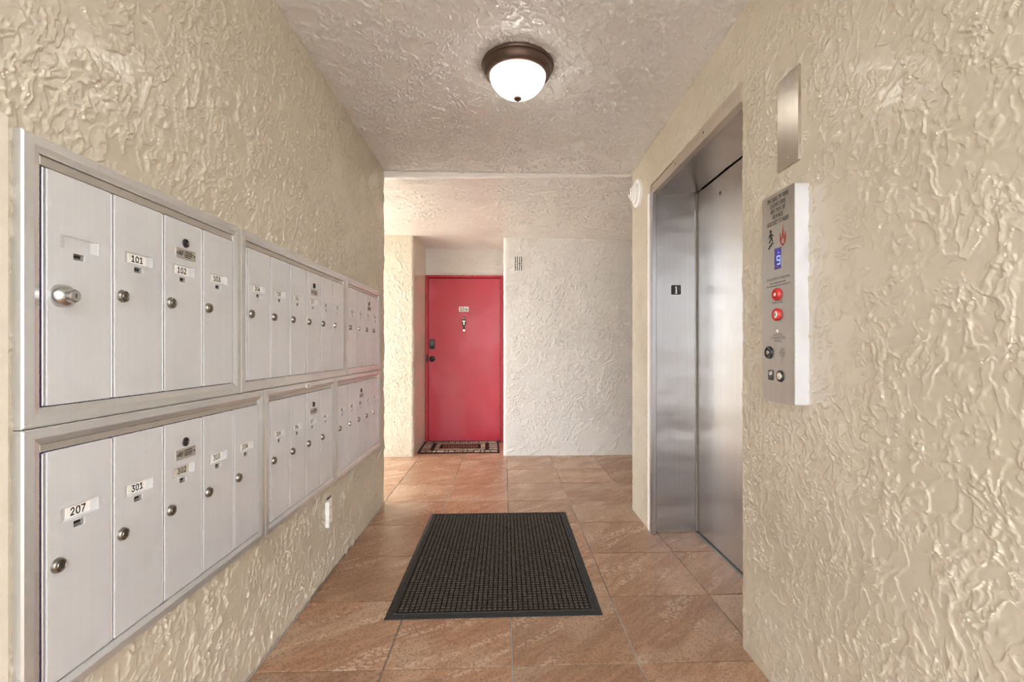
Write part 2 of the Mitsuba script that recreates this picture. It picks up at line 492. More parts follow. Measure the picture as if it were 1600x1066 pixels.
def step_mesh():
    n = 60
    s = np.linspace(0, 1, n)
    x = XL - 0.01 + s * (XR - XL + 0.02)
    y = YL + (YR - YL) * (x - XL) / (XR - XL)
    top = ceil_z(x, y) + 0.004 - 0.0035
    bot = walk_z(x, y) - 0.009 + 0.0025 * np.sin(x * 23) * np.sin(x * 7)
    prof = [(0.006, top), (0, top - 0.004), (0, bot + 0.004), (0.006, bot), (0.05, bot + 0.003)]
    v = np.concatenate([np.stack([x, y + dy, z], -1) for dy, z in prof])
    f = []
    for k in range(len(prof) - 1):
        for i in range(n - 1):
            a, b = k * n + i, k * n + i + 1
            f += [[a, a + n, b + n], [a, b + n, b]]
    return tm(v, f)


add('trim', step_mesh(), 'white_paint', label='white painted step between lobby ceiling and walkway ceiling', kind='structure')

# far wall: pale right part, pilaster, alcove with the red door
def far_pt(seed, amp=1.0, ang=0.5):
    def fn(x, z):
        return np.stack([x, YF - stucco(x, z, seed, ang, amp) + round_corner(x), z], -1)
    return fn


def round_corner(x, r=0.03):
    a = np.clip((x - (-0.945 - r)) / r, 0, 1) * (x < -0.4)
    b = np.clip(((-0.006 + r) - x) / r, 0, 1) * (x > -0.4)
    t = np.maximum(a, b)
    return r * (1 - np.sqrt(np.maximum(1 - t * t, 0)))


g1 = grid(np.linspace(-0.006, 1.75, 300), np.linspace(0, 2.36, 380), far_pt(171, 0.95))
g2 = grid(np.linspace(1.75, 3.2, 30), np.linspace(0, 2.36, 40), far_pt(171, 0.95))
add('wall_far', cat_(g1, g2, bx(-0.006, 3.2, YF + 0.031, 6.2, 0, 2.6)), 'plaster_pale', smooth=40, label='pale textured far wall right of the red door', kind='structure')
g1 = grid(np.linspace(-1.5, -0.945, 130), np.linspace(0, 2.40, 430), far_pt(211, 1.1, 2.3))
g2 = grid(np.linspace(XW, -1.5, 60), np.linspace(0, 2.40, 60), far_pt(211, 1.1, 2.3))
add('wall_far_left', cat_(g1, g2, bx(XW, -0.955, YF + 0.031, 6.2, 0, 2.6)), 'plaster_cream', smooth=40, label='cream textured pilaster wall left of the red door', kind='structure')
g = grid(np.linspace(-0.965, 0.0, 160), np.linspace(2.02, 2.42, 90), lambda x, z: np.stack([x, YD - stucco(x, z, 251, 0.3, 1.1), z], -1))
add('wall_alcove', cat_(g, bx(-0.99, 0.03, YD + 0.012, 6.2, 2.02, 2.6), bx(-0.99, 0.03, YD + 0.09, 6.2, 0, 2.1)), 'plaster_pale', smooth=40, label='pale textured wall panel above the red door', kind='structure')
g = grid(np.linspace(-0.97, 0.01, 120), np.linspace(YF, YD + 0.01, 90), lambda x, y: np.stack([x, y, 2.338 + 0.018 * (y - YF) / 0.8 - stucco(x, y, 271, 0.3, 0.6)], -1))
g.invert()
add('ceiling_alcove', g, 'plaster_ceiling', smooth=40, label='textured soffit over the alcove of the red door', kind='structure')
add('wall_walkway_end', bx(2.6, 2.8, YR - 0.1, 5.2, 0, 2.6), 'plaster_end', label='brown end wall of the walkway', kind='structure')

# outdoors: what the lobby opens on to
add('ground', bx(-4, 4, -2.4, YB, -0.10, -0.015), 'concrete', label='concrete pavement outside the lobby', kind='structure')
add('ground', bx(-60, 60, -60, -2.4, -0.20, -0.06), 'asphalt', label='asphalt yard outside the lobby', kind='structure')
add('ground', bx(-60, XW, YB, 60, -0.10, -0.015), 'concrete', label='concrete pavement outside the walkway', kind='structure')

# ------------------------------------------------------------------ elevator (a door of the setting)
el = thing('door_2', 'brushed stainless steel elevator door in its steel frame', kind='structure')
DX = 1.196


def wavy(us, vs, fn):
    return grid(us, vs, fn)


def dent(u, v, s):
    return 0.0032 * perlin(u / 0.55, v / 0.15, s) + 0.0008 * perlin(u / 0.12, v / 0.07, s + 1)


def sheet(us, vs, fn, back):
    """A sheet with folded edges and uv, u along the first list; fn(u, v) gives points, back the direction the folds go."""
    n = len(vs)
    lim = [(us[0], us[-1]), (vs[0], vs[-1])]
    us = np.concatenate([[us[0] - 0.02], [us[0], us[0] + 0.0008], us[1:-1], [us[-1] - 0.0008, us[-1]], [us[-1] + 0.02]])
    vs = np.concatenate([[vs[0] - 0.02], [vs[0], vs[0] + 0.0008], vs[1:-1], [vs[-1] - 0.0008, vs[-1]], [vs[-1] + 0.02]])

    def g(u, v):
        cu, cv = np.clip(u, *lim[0]), np.clip(v, *lim[1])
        return fn(cu, cv) + np.maximum(np.abs(u - cu), np.abs(v - cv))[..., None] * np.array(back, float)
    m = grid(us, vs, g)
    u, v = np.meshgrid(us, vs, indexing='ij')
    return m, np.stack([u.ravel(), v.ravel()], -1)


# far jamb, facing the camera (slightly dented sheet), its folded edge, the near jamb, the soffit
jm, juv = sheet(np.linspace(0.927, 1.184, 40), np.linspace(0.006, 2.098, 160), lambda x, z: np.stack([x, 2.872 + dent(x, z, 3), z], -1), (0, 1, 0))
add('jamb', jm, 'steel_jamb', el, smooth=True, uv=juv, label='dented brushed steel jamb facing the lobby opening')
add('jamb_edge', cat_(bx(XR - 0.004, 0.930, 2.836, 2.880, 0.0, 2.10, 0.003), bx(1.180, 1.188, 2.868, 2.90, 0, 2.10, 0.002)), 'steel_jamb', el)
add('jamb', bx(XR + 0.012, 1.188, EY0 - 0.005, EY0 + 0.003, 0.0, 2.10, 0.001), 'steel_jamb', el)
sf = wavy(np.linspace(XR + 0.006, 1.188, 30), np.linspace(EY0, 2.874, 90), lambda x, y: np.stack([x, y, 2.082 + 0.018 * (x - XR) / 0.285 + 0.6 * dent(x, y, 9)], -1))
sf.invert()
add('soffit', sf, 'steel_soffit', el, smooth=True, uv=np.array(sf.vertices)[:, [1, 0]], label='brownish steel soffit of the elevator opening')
dl, duv = sheet(np.linspace(1.70, 2.862, 60), np.linspace(0.012, 2.094, 120), lambda y, z: np.stack([DX + 0.18 * dent(y, z, 15), y, z], -1), (1, 0, 0))
dl.invert()
add('door_leaf', dl, 'steel_door', el, smooth=True, uv=duv)
add('pocket', cat_(bx(DX + 0.045, DX + 0.07, 1.7, 2.95, 0, 2.14), bx(1.189, DX + 0.06, 2.895, 2.93, 0, 2.14), bx(1.19, DX + 0.07, 1.7, 2.93, 2.125, 2.16)), 'black_hole', el, label='dark gap around the door leaf')
add('sill', cat_(bx(1.180, 1.193, EY0, 2.868, -0.006, 0.004, 0.001), bx(1.1985, 1.24, EY0, 2.868, -0.006, 0.002, 0.001)), 'aluminium_dark', el, label='metal sill groove under the door leaf')
add('lock_hole', put(lathe([(0, 0.002), (0.009, 0.002), (0.011, 0.0005), (0.011, 0)], 20), right_at(2.56, 1.995, DX - 0.0005)), 'black_hole', el, smooth=40)
for y0, y1, z0, z1, n in ((EY0, 2.125, 2.076, 2.146, 0.007), (2.118, 2.480, 2.079, 2.140, 0.004), (2.476, 2.842, 2.080, 2.133, 0.002)):
    t = add('head_trim', put(bx(-(y1 - y0), 0, z0, z1, -0.028, n, 0.0015), right_at(y0, 0)), 'steel_trim', el, label='tan metal strip along the head of the elevator opening')
    add('screw', put(lathe([(0, 0.0015), (0.004, 0.001), (0.005, 0)], 14), right_at(y1 - 0.035, (z0 + z1) / 2, XR - n)), 'bronze_black', t)

# ------------------------------------------------------------------ red door (a door of the setting)
rd = thing('door_1', 'red painted entrance door at the back of the alcove', kind='structure')
RX0, RX1, RZ = -0.951, -0.012, 2.028
fw = 0.030
fr = cat_(bx(RX0, RX0 + fw, YD - 0.035, YD + 0.06, 0, RZ, 0.003), bx(RX1 - fw, RX1, YD - 0.035, YD + 0.06, 0, RZ, 0.003), bx(RX0 + fw - 0.003, RX1 - fw + 0.003, YD - 0.035, YD + 0.06, RZ - fw, RZ, 0.003))
add('door_frame', fr, 'red_frame', rd)
leaf = grid(np.linspace(RX0 + fw + 0.004, RX1 - fw - 0.004, 90), np.linspace(0.012, RZ - fw - 0.005, 170),
            lambda x, z: np.stack([x, YD - 0.012 + 0.0011 * perlin(x / 0.4, z / 0.5, 5) + 0.0004 * perlin(x / 0.08, z / 0.16, 6), z], -1))
add('door_leaf', cat_(leaf, bx(RX0 + fw + 0.004, RX1 - fw - 0.004, YD - 0.009, YD + 0.035, 0.012, RZ - fw - 0.005)), 'red_paint', rd, smooth=35)
yl = YD - 0.0125


def far_local(px, pz, y=yl):
    return far_at(px, pz, y)


k = add('keypad_lock', put(cat_(ext(rrect(0.066, 0.118, 0.022), 0.018)), far_local(-0.872, 1.190)), 'bronze_black', rd, smooth=40, label='black keypad deadbolt')
add('keypad', put(ext(rrect(0.046, 0.058, 0.008), 0.004), far_local(-0.872, 1.204, yl - 0.018)), 'ink_grey', k)
add('turn_piece', put(lathe([(0, 0.012), (0.012, 0.011), (0.015, 0.004), (0.016, 0)], 24), far_local(-0.872, 1.150, yl - 0.018)), 'bronze_black', k, smooth=40)
k = add('door_knob', put(lathe([(0, 0.062), (0.016, 0.061), (0.026, 0.052), (0.028, 0.042), (0.022, 0.030), (0.012, 0.024), (0.011, 0.010), (0.030, 0.008), (0.034, 0.003), (0.034, 0)], 36), far_local(-0.874, 1.011)), 'bronze_black', rd, smooth=40, label='black round door knob')
add('strike_plate', put(bx(-0.010, 0.010, -0.045, 0.045, 0, 0.003, 0.001), far_local(RX0 + 0.018, 1.02, YD - 0.0345)), 'bronze_black', rd)
k = add('number_plate', put(ext(rrect(0.120, 0.062, 0.004), 0.004), far_local(-0.490, 1.617)), 'card_white', rd, label='white plate with the number 104')
add('number', put(text('104', 0.042, 0.0042, 0.001, bold=True, width=0.096), far_local(-0.490, 1.617)), 'ink_grey', k)
k = add('door_knocker', put(cat_(ext(Polygon([(-0.016, 0.085), (0, 0.098), (0.016, 0.085), (0.020, 0.060), (0.025, 0.030), (0.018, 0.0), (0.008, -0.022), (0.016, -0.045), (0, -0.055), (-0.016, -0.045), (-0.008, -0.022), (-0.018, 0), (-0.025, 0.030), (-0.020, 0.060)]), 0.006)), far_local(-0.488, 1.425)), 'bronze_black', rd, label='black and brass door knocker')
add('striker', put(cat_(ext(rrect(0.036, 0.012, 0.004, 0, 0.045), 0.008, 0.006), ext(rrect(0.014, 0.045, 0.005, 0, 0.022), 0.008, 0.006), lathe([(0, 0.013), (0.008, 0.011), (0.010, 0.006)], 16).apply_translation([0, 0.078, 0])), far_local(-0.488, 1.425)), 'brass', k, smooth=40)
add('peephole', put(lathe([(0, 0.012), (0.014, 0.012), (0.018, 0.006), (0.018, 0.0)], 24), far_local(-0.488, 1.358)), 'brass', k, smooth=40)
add('threshold', bx(RX0 + fw, RX1 - fw, YD - 0.05, YD + 0.05, 0, 0.011, 0.003), 'bronze_black', rd)

# ------------------------------------------------------------------ mailboxes
MX = XL                                   # wall plane; local n = 0
FN, DN = 0.020, 0.013                     # how far frame and doors stand out


def rail(a, b, inner_a, inner_b):
    """A mitred frame rail from the outer edge a-b to the inner edge inner_a-inner_b (all (u, v)), bevelled."""
    a, b, c, d = map(np.array, (a, b, inner_b, inner_a))

    def at(t):
        return a + (d - a) * t, b + (c - b) * t
    prof = [(0.0, -0.01), (0.0, FN - 0.003), (0.10, FN), (0.60, FN), (0.90, FN - 0.004), (1.0, FN - 0.005), (1.0, -0.01)]
    v, f = [], []
    for t, n in prof:
        p, q = at(t)
        v += [[*p, n], [*q, n]]
    k = len(prof)
    for i in range(k - 1):
        f += [[2 * i, 2 * i + 2, 2 * i + 3], [2 * i, 2 * i + 3, 2 * i + 1]]
    for s in (0, 1):
        for i in range(1, k - 1):
            f.append([s, 2 * i + s, 2 * i + 2 + s] if s else [s, 2 * i + 2 + s, 2 * i + s])
    m = tm(v, f)
    m.fix_normals()
    return m


def door_plate(w, h, holes):
    poly = sbox(0, 0, w, h).buffer(-0.002).buffer(0.002, quad_segs=3)
    for q in holes:
        poly = poly.difference(q)
    top = ext(poly, 0.0055, DN - 0.0055)
    lip = ext(poly.buffer(-0.0012), 0.0008, DN - 0.0001)
    return cat_(top, lip)


def tray(w, h, w2, h2, depth, cx, cy):
    o = np.array([[-w, -h, 0], [w, -h, 0], [w, h, 0], [-w, h, 0]]) / 2
    i = np.array([[-w2, -h2, 0], [w2, -h2, 0], [w2, h2, 0], [-w2, h2, 0]]) / 2
    v = np.vstack([o + [cx, cy, DN - 0.0002], i + [cx, cy, DN - depth]])
    f = [[4, 5, 6], [4, 6, 7]]
    for k in range(4):
        f += [[k, (k + 1) % 4, (k + 1) % 4 + 4], [k, (k + 1) % 4 + 4, k + 4]]
    return tm(v, f)


SU, SW, SH, SD = 0.071, 0.084, 0.0255, 0.131     # name slot: centre, size, below the door's top
VU, VW, VH, VD = 0.068, 0.023, 0.0125, 0.1565
LU, LD = 0.022, 0.2225
HU, HD = 0.078, 0.056
_cache = {}


def shared(key, make, bsdf, smooth=False):
    if key not in _cache:
        _cache[key] = mikit.ply(make(), bsdf, smooth)
    return _cache[key]


lock_prof = [(0, 0.0085), (0.0075, 0.0085), (0.0085, 0.0070), (0.0100, 0.0085), (0.0125, 0.0070), (0.0142, 0.0030), (0.0145, 0.0)]
big_prof = [(0, 0.030), (0.010, 0.030), (0.0125, 0.028), (0.0135, 0.020), (0.017, 0.017), (0.021, 0.012), (0.0225, 0.004), (0.0225, 0)]


def keyhole(z):
    return ext(rrect(0.0022, 0.0085, 0.0008), 0.0006, z)


def make_unit(label, u0, u1, z0, z1, zd0, zd1, zval, ya, yb, names, special, locks, extra=None):
    """One mailbox unit: frame rails, valance, doors with their fittings. u, z in metres along and up the wall."""
    t = thing('mailbox_unit', label, 'mailbox unit', 'aluminium mailbox units on the left wall')
    o = left_at(0, 0)
    iz0, iz1 = zd0 - 0.002, zval
    ia, ib = ya - 0.001, yb + 0.001
    R = [((u0, z1), (u1, z1), (ia, iz1), (ib, iz1)), ((u0, z0), (u1, z0), (ia, iz0), (ib, iz0)), ((u0, z0), (u0, z1), (ia, iz0), (ia, iz1)), ((u1, z0), (u1, z1), (ib, iz0), (ib, iz1))]
    for q in R:
        add('frame_rail', put(rail(*q), o), 'aluminium_frame', t)
    add('valance', put(bx(ia + 0.004, ib, zd1 + 0.0020, zval - 0.0010, 0.0, DN - 0.001, 0.001), o), 'aluminium_valance', t)
    add('back_plate', put(bx(ia - 0.002, ib + 0.002, iz0 - 0.002, iz1 + 0.002, -0.012, DN - 0.0075), o), 'violet_black', t)
    n = len(names)
    ya = ya + 0.006
    p = (yb - ya) / n
    w, h = p - 0.0095, zd1 - zd0
    for i, nm in enumerate(names):
        wd, hd = round(w, 4), round(h, 4)
        sp = i == special
        holes = [sbox(SU - SW / 2, h - SD - SH / 2, SU + SW / 2, h - SD + SH / 2), sbox(VU - VW / 2, h - VD - VH / 2, VU + VW / 2, h - VD + VH / 2)]
        m = left_at(ya + i * p + 0.008, zd0)
        Wm = W(m)
        d = add('door', shared(('door', wd, hd), lambda: door_plate(wd, hd, holes), 'aluminium_door'), None, t, to_world=Wm)
        add('name_slot', shared(('slot', hd), lambda: tray(SW, SH, SW - 0.026, SH - 0.002, 0.0048, SU, hd - SD), 'aluminium_door'), None, d, to_world=Wm)
        add('view_slot', shared(('view', hd), lambda: tray(VW, VH, VW - 0.003, VH - 0.002, 0.0055, VU, hd - VD), 'aluminium_dark'), None, d, to_world=Wm)
        add('view_pane', shared(('pane', hd), lambda: bx(VU - VW * 0.36, VU + VW * 0.36, hd - VD - 0.001, hd - VD + 0.004, DN - 0.0056, DN - 0.0046), 'ink'), None, d, to_world=Wm)
        if nm:
            tan = nm in ('302', '404')
            add('name_card', shared(('card', hd, tan), lambda: bx(SU - 0.027, SU + 0.028, hd - SD - 0.0105, hd - SD + 0.0105, DN - 0.0047, DN - 0.0040), 'card_tan' if tan else 'card_white'), None, d, to_world=Wm, label=f'card with the number {nm}')
            add('number', put(text(nm, 0.0150, DN - 0.0040, 0.0004, bold=True, width=0.034), m @ trimesh.transformations.translation_matrix([SU, h - SD, 0])), 'ink', d)
        big = locks.get(i) == 'big'
        mat = {'bright': 'chrome', 'big': 'chrome'}.get(locks.get(i), 'nickel')
        lm = W(m @ trimesh.transformations.translation_matrix([LU + (0.006 if big else 0), h - LD - (0.016 if big else 0), DN + 0.0005]))
        add('lock', shared(('lock', big, mat), lambda: lathe(big_prof if big else lock_prof, 32), mat, 35), None, d, to_world=lm, label='large protruding chrome lock' if big else None)
        if locks.get(i) != 'bright':
            add('keyhole', shared(('key', big), lambda: keyhole(0.030 if big else 0.0085), 'black_hole'), None, d, to_world=lm)
        if sp:
            hm = W(m @ trimesh.transformations.translation_matrix([HU, h - HD, DN + 0.0005]))
            add('master_lock', shared('hole', lambda: lathe([(0, 0.001), (0.008, 0.001), (0.0095, 0.0035), (0.0115, 0.0030), (0.0122, 0)], 28), 'black_plastic', 35), None, d, to_world=hm, label='black round master lock hole')
            pm = m @ trimesh.transformations.translation_matrix([HU + 0.001, h - 0.0865, DN + 0.0007])
            add('maker_plate', put(ext(rrect(0.078, 0.028, 0.002), 0.0012), pm), 'maker_plate', d, label='small engraved metal plate')
            tx = [put(text('AF', 0.012, 0.0012, 0.0004, bold=True), pm @ trimesh.transformations.translation_matrix([-0.021, 0.001, 0]))]
            for r, wd2 in enumerate((0.030, 0.034, 0.031, 0.026)):
                tx.append(put(bx(-0.006, -0.006 + wd2, 0.0065 - r * 0.0048, 0.0090 - r * 0.0048, 0.0012, 0.0015), pm))
            for s in (-1, 1):
                tx.append(put(lathe([(0, 0.0022), (0.0022, 0.0018), (0.0026, 0.0012)], 12).apply_translation([s * 0.034, 0, 0]), pm))
            add('engraving', cat_(*tx), 'ink', d)
        # hinge knuckle on the door's near side
        add('hinge', shared(('hinge', hd), lambda: trimesh.creation.cylinder(0.0024, hd - 0.002, sections=10).apply_transform(trimesh.transformations.rotation_matrix(math.pi / 2, [1, 0, 0])).apply_translation([-0.0048, hd / 2, DN - 0.0022]), 'aluminium_frame', 40), None, d, to_world=Wm)
    if extra:
        e = add('label_plate', put(bx(-0.022, 0.022, -0.0095, 0.0095, 0, 0.0015, 0.0005), left_at(*extra, MX + FN)), 'card_white', t, label='small white tag on the top rail')
        add('mark', put(cat_(bx(-0.014, 0.014, 0.003, 0.005, 0.0015, 0.002), bx(0.000, 0.006, -0.007, 0.001, 0.0015, 0.002)), left_at(*extra, MX + FN)), 'ink', e)
    return t


zu = dict(z0=0.990, z1=1.528, zd0=1.027, zd1=1.476, zval=1.497)
zl = dict(z0=0.458, z1=0.988, zd0=0.493, zd1=0.939, zval=0.957)
B = 'bright'
make_unit('upper mailbox unit nearest the viewer, four doors, chrome knob lock on the blank door', 0.868, 1.564, **zu, ya=0.905, yb=1.529, names=['', '101', '102', '103'], special=2, locks={0: 'big'})
make_unit('middle mailbox unit of the upper row, six doors numbered 104 to 202', 1.565, 2.593, **zu, ya=1.602, yb=2.557, names=['104', '105', '106', '107', '201', '202'], special=3, locks={5: B})
make_unit('upper mailbox unit furthest down the wall, four doors numbered 203 to 206', 2.594, 3.301, **zu, ya=2.631, yb=3.264, names=['203', '204', '205', '206'], special=2, locks={1: B})
make_unit('lower mailbox unit nearest the viewer, five doors starting with number 207', 0.868, 1.719, **zl, ya=0.905, yb=1.683, names=['207', '301', '302', '303', '304'], special=2, locks={})
make_unit('middle mailbox unit of the lower row, four doors, white tag on its top rail', 1.720, 2.427, **zl, ya=1.757, yb=2.391, names=['305', '306', '307', '401'], special=2, locks={}, extra=(2.085, 0.973))
make_unit('lower mailbox unit furthest down the wall, five doors numbered 402 to 406', 2.428, 3.301, **zl, ya=2.465, yb=3.264, names=['402', '403', '404', '405', '406'], special=2, locks={1: B, 4: B})

# ------------------------------------------------------------------ ceiling lamp
lx, ly = 0.0625, 2.150
lz = ceil_z(lx, ly) - 0.002
lt = thing('ceiling_lamp', 'round flush ceiling lamp with bronze ring and glowing white glass bowl', 'ceiling lamp')
ring = lathe([(0.150, 0.0), (0.163, -0.002), (0.166, -0.010), (0.163, -0.017), (0.157, -0.020), (0.156, -0.030), (0.150, -0.044), (0.139, -0.054), (0.128, -0.056), (0.124, -0.050), (0.120, -0.02)], 72)
ring.invert()
add('ring', ring.apply_translation([lx, ly, lz]), 'bronze', lt, smooth=35)
a = np.linspace(0, math.pi / 2, 22)
bowl = lathe([(max(0.129 * math.cos(x) ** 1.08, 0.0), -0.046 - 0.106 * math.sin(x)) for x in a], 64)
bowl.invert()
bowl.fix_normals()
if bowl.face_normals[np.argmin(bowl.triangles_center[:, 2])][2] > 0:
    bowl.invert()
add('glass_bowl', bowl.apply_translation([lx, ly, lz]), 'opal_glass', lt, smooth=True)
scene[lt + '__glass_bowl']['emitter'] = {'type': 'area', 'radiance': {'type': 'rgb', 'value': [LAMP, LAMP * 0.96, LAMP * 0.88]}}
fin = lathe([(0, -0.166), (0.010, -0.165), (0.017, -0.160), (0.018, -0.155), (0.014, -0.150), (0.0, -0.146)], 24)
fin.fix_normals()
add('finial', fin.apply_translation([lx, ly, lz]), 'bronze', lt, smooth=40)

# ------------------------------------------------------------------ right wall fittings
# elevator call station
cp = thing('elevator_call_station', 'tall steel elevator call station with red buttons and a blue display', 'call station')
PYc, PZc, PN = 1.4515, 1.297, 0.044
cm = right_at(PYc, PZc)
outer = rrect(0.174, 0.664, 0.006)
add('housing', put(ext(outer, PN - 0.002 + 0.012, -0.012), cm), 'steel_edge', cp)
add('face_plate', put(cat_(ext(rrect(0.174, 0.664, 0.006), 0.0015, PN - 0.002), ext(rrect(0.172, 0.662, 0.006), 0.0006, PN - 0.0006)), cm), 'steel_panel', cp)


def on_panel(y, z, n=PN):
    return right_at(y, z, XR - n)


rows = [('IN CASE OF FIRE', 1.611, 0.114), ('ELEVATORS', 1.592, 0.082), ('ARE OUT OF', 1.5735, 0.082), ('SERVICE', 1.555, 0.058), ('USE EXIT STAIRS', 1.536, 0.116)]
for s, z, w in rows:
    add('lettering', put(text(s, 0.0125, 0, 0.0004, bold=True, width=w), on_panel(1.450, z)), 'ink', cp, label=f'black lettering reading {s.lower()}')
man = cat_(*[ext(q, 0.0004) for q in (Point(-0.003, 0.026).buffer(0.0055), Polygon([(-0.010, 0.018), (0.003, 0.020), (0.006, 0.004), (-0.002, 0.001)]), Polygon([(0.003, 0.018), (0.014, 0.010), (0.013, 0.007), (0.003, 0.013)]),
    Polygon([(-0.009, 0.017), (-0.015, 0.006), (-0.012, 0.005), (-0.006, 0.013)]), Polygon([(-0.002, 0.004), (0.006, 0.005), (0.011, -0.008), (0.006, -0.010)]), Polygon([(-0.003, 0.004), (0.002, 0.002), (-0.008, -0.012), (-0.013, -0.009)]),
    Polygon([(0.014, -0.012), (0.014, -0.017), (0.004, -0.017), (0.004, -0.023), (-0.006, -0.023), (-0.006, -0.029), (-0.016, -0.029), (-0.016, -0.024), (-0.011, -0.024), (-0.011, -0.018), (-0.001, -0.018), (-0.001, -0.012)]))])
add('stairs_symbol', put(man, on_panel(1.486, 1.487)), 'ink', cp, label='black figure running down stairs')
fl_ = Polygon([(0, 0.036), (0.004, 0.012), (0.006, 0.000), (0.008, -0.004), (0.012, 0.010), (0.015, 0.012), (0.017, -0.008), (0.013, -0.022), (0, -0.032), (-0.013, -0.022), (-0.017, -0.008), (-0.015, 0.012), (-0.012, 0.010), (-0.008, -0.004), (-0.006, 0.0), (-0.004, 0.012)])
fl_ = fl_.difference(Polygon([(0.000, -0.004), (0.007, -0.014), (0.004, -0.024), (-0.004, -0.024), (-0.007, -0.014)]))
add('flame_symbol', put(ext(fl_, 0.0004), on_panel(1.422, 1.484)), 'red_flame', cp, label='dark red flame symbol')
dp = add('display', put(ext(sbox(-0.0175, -0.033, 0.0175, 0.033), 0.0006), on_panel(1.449, 1.419)), 'blue_led', cp, label='blue lit floor display')
scene[dp]['emitter'] = {'type': 'area', 'radiance': {'type': 'rgb', 'value': [0.0004, 0.0001, 0.005]}}
seg = [(-0.0075, 0.0105, 0.0075, 0.0145), (-0.0075, -0.0020, 0.0075, 0.0020), (-0.0075, -0.0145, 0.0075, -0.0105), (-0.0095, 0.0, -0.0060, 0.0140), (0.0060, 0.0, 0.0095, 0.0140), (0.0060, -0.0140, 0.0095, 0.0)]
sg = cat_(*[ext(sbox(*q), 0.0004) for q in seg])
add('digit', put(sg, on_panel(1.444, 1.413, PN + 0.0006)), 'blue_led', dp)
scene[dp + '__digit']['emitter'] = {'type': 'area', 'radiance': {'type': 'rgb', 'value': [0.016, 0.022, 0.06]}}
add('arrow', put(ext(Polygon([(-0.009, 0), (0.009, 0), (0, 0.010)]), 0.0004), on_panel(1.444, 1.433, PN + 0.0006)), 'blue_led', dp)
scene[dp + '__arrow']['emitter'] = {'type': 'area', 'radiance': {'type': 'rgb', 'value': [0.003, 0.003, 0.035]}}
small = [('FIREFIGHTERS OPERATION', 1.357, 0.124, 0.0075), ('FIRE RECALL', 1.2815, 0.060, 0.0075), ('ELEVATOR', 1.1785, 0.050, 0.0068), ('COMMUNICATION', 1.1695, 0.080, 0.0068), ('FAILURE', 1.1600, 0.040, 0.0068)]
for s, z, w, h in small:
    add('small_lettering', put(text(s, h, 0, 0.0003, bold=h > 0.005, width=w), on_panel(1.450, z)), 'ink_grey', cp)
rs = random.Random(5)
for z, wd in ((1.3435, 0.085), (1.3345, 0.122)):      # two lines of print too fine to read
    x, marks = -wd / 2, []
    while x < wd / 2:
        n = rs.uniform(0.006, 0.013)
        marks.append(ext(sbox(x, -0.0020, min(x + n, wd / 2), 0.0020), 0.0003))
        x += n + 0.0025
    add('fine_print', put(cat_(*marks), on_panel(1.450, z)), 'ink_grey', cp)
for i, (z, core) in enumerate(((1.3060, 'red_button'), (1.2425, 'white_plastic'))):
    b = add('fire_button', put(lathe([(0.0, 0.006), (0.0125, 0.006), (0.0135, 0.009), (0.0170, 0.010), (0.0195, 0.006), (0.0200, 0)], 36), on_panel(1.450, z)), 'red_button', cp, smooth=35, label='round red fire button' if i == 0 else 'round red fire button with a pale centre')
    add('button_core', put(lathe([(0, 0.0095), (0.008, 0.009), (0.0115, 0.0062)], 28), on_panel(1.450, z)), core, b, smooth=35)
    add('symbol', put(ext(Point(0, 0).buffer(0.0055).difference(Point(0, 0).buffer(0.0038)).union(sbox(-0.001, -0.004, 0.001, 0.004)), 0.0005, 0.0095), on_panel(1.450, z)), 'card_white' if i == 0 else 'ink_grey', b)
add('indicator_light', put(lathe([(0, 0.003), (0.003, 0.0025), (0.005, 0)], 18), on_panel(1.4515, 1.191)), 'card_white', cp, smooth=40)
k = add('key_switch', put(lathe([(0, 0.003), (0.0115, 0.003), (0.0125, 0.007), (0.0190, 0.006), (0.0205, 0)], 36), on_panel(1.496, 1.1225)), 'black_plastic', cp, smooth=35, label='black ringed key switch')
add('cylinder', put(lathe([(0, 0.0075), (0.0075, 0.007), (0.009, 0.003)], 24), on_panel(1.496, 1.1225)), 'nickel', k, smooth=35)
holes = [(0.0125 * math.cos(a), 0.0125 * math.sin(a)) for a in np.arange(10) * math.pi / 5] + [(0.006 * math.cos(a), 0.006 * math.sin(a)) for a in np.arange(5) * 2 * math.pi / 5] + [(0, 0)]
add('speaker_holes', cat_(*[put(ext(Point(x, y).buffer(0.0019, quad_segs=3), 0.0003), on_panel(1.425, 1.1225)) for x, y in holes]), 'black_hole', cp, label='ring of small black speaker holes')
k = add('up_plate', put(ext(rrect(0.030, 0.032, 0.003), 0.0012), on_panel(1.4865, 1.050)), 'black_plastic', cp, label='black plate reading UP')
add('lettering', put(text('UP', 0.011, 0.0012, 0.0004, bold=True).apply_translation([0, 0.006, 0]), on_panel(1.4865, 1.050)), 'card_white', k)
k = add('call_button', put(lathe([(0, 0.003), (0.0125, 0.003), (0.0140, 0.005), (0.0175, 0.004), (0.0185, 0)], 36), on_panel(1.434, 1.0495)), 'black_plastic', cp, smooth=35, label='round call button with black ring')
add('button_face', put(lathe([(0, 0.006), (0.011, 0.0058), (0.013, 0.003)], 30), on_panel(1.434, 1.0495)), 'chrome', k, smooth=35)
add('arrow', put(ext(Polygon([(-0.005, 0), (0.005, 0), (0.0015, 0.005), (0.0015, -0.006), (-0.0015, -0.006), (-0.0015, 0.005)]).buffer(0), 0.0004, 0.006), on_panel(1.434, 1.0495)), 'ink_grey', k)

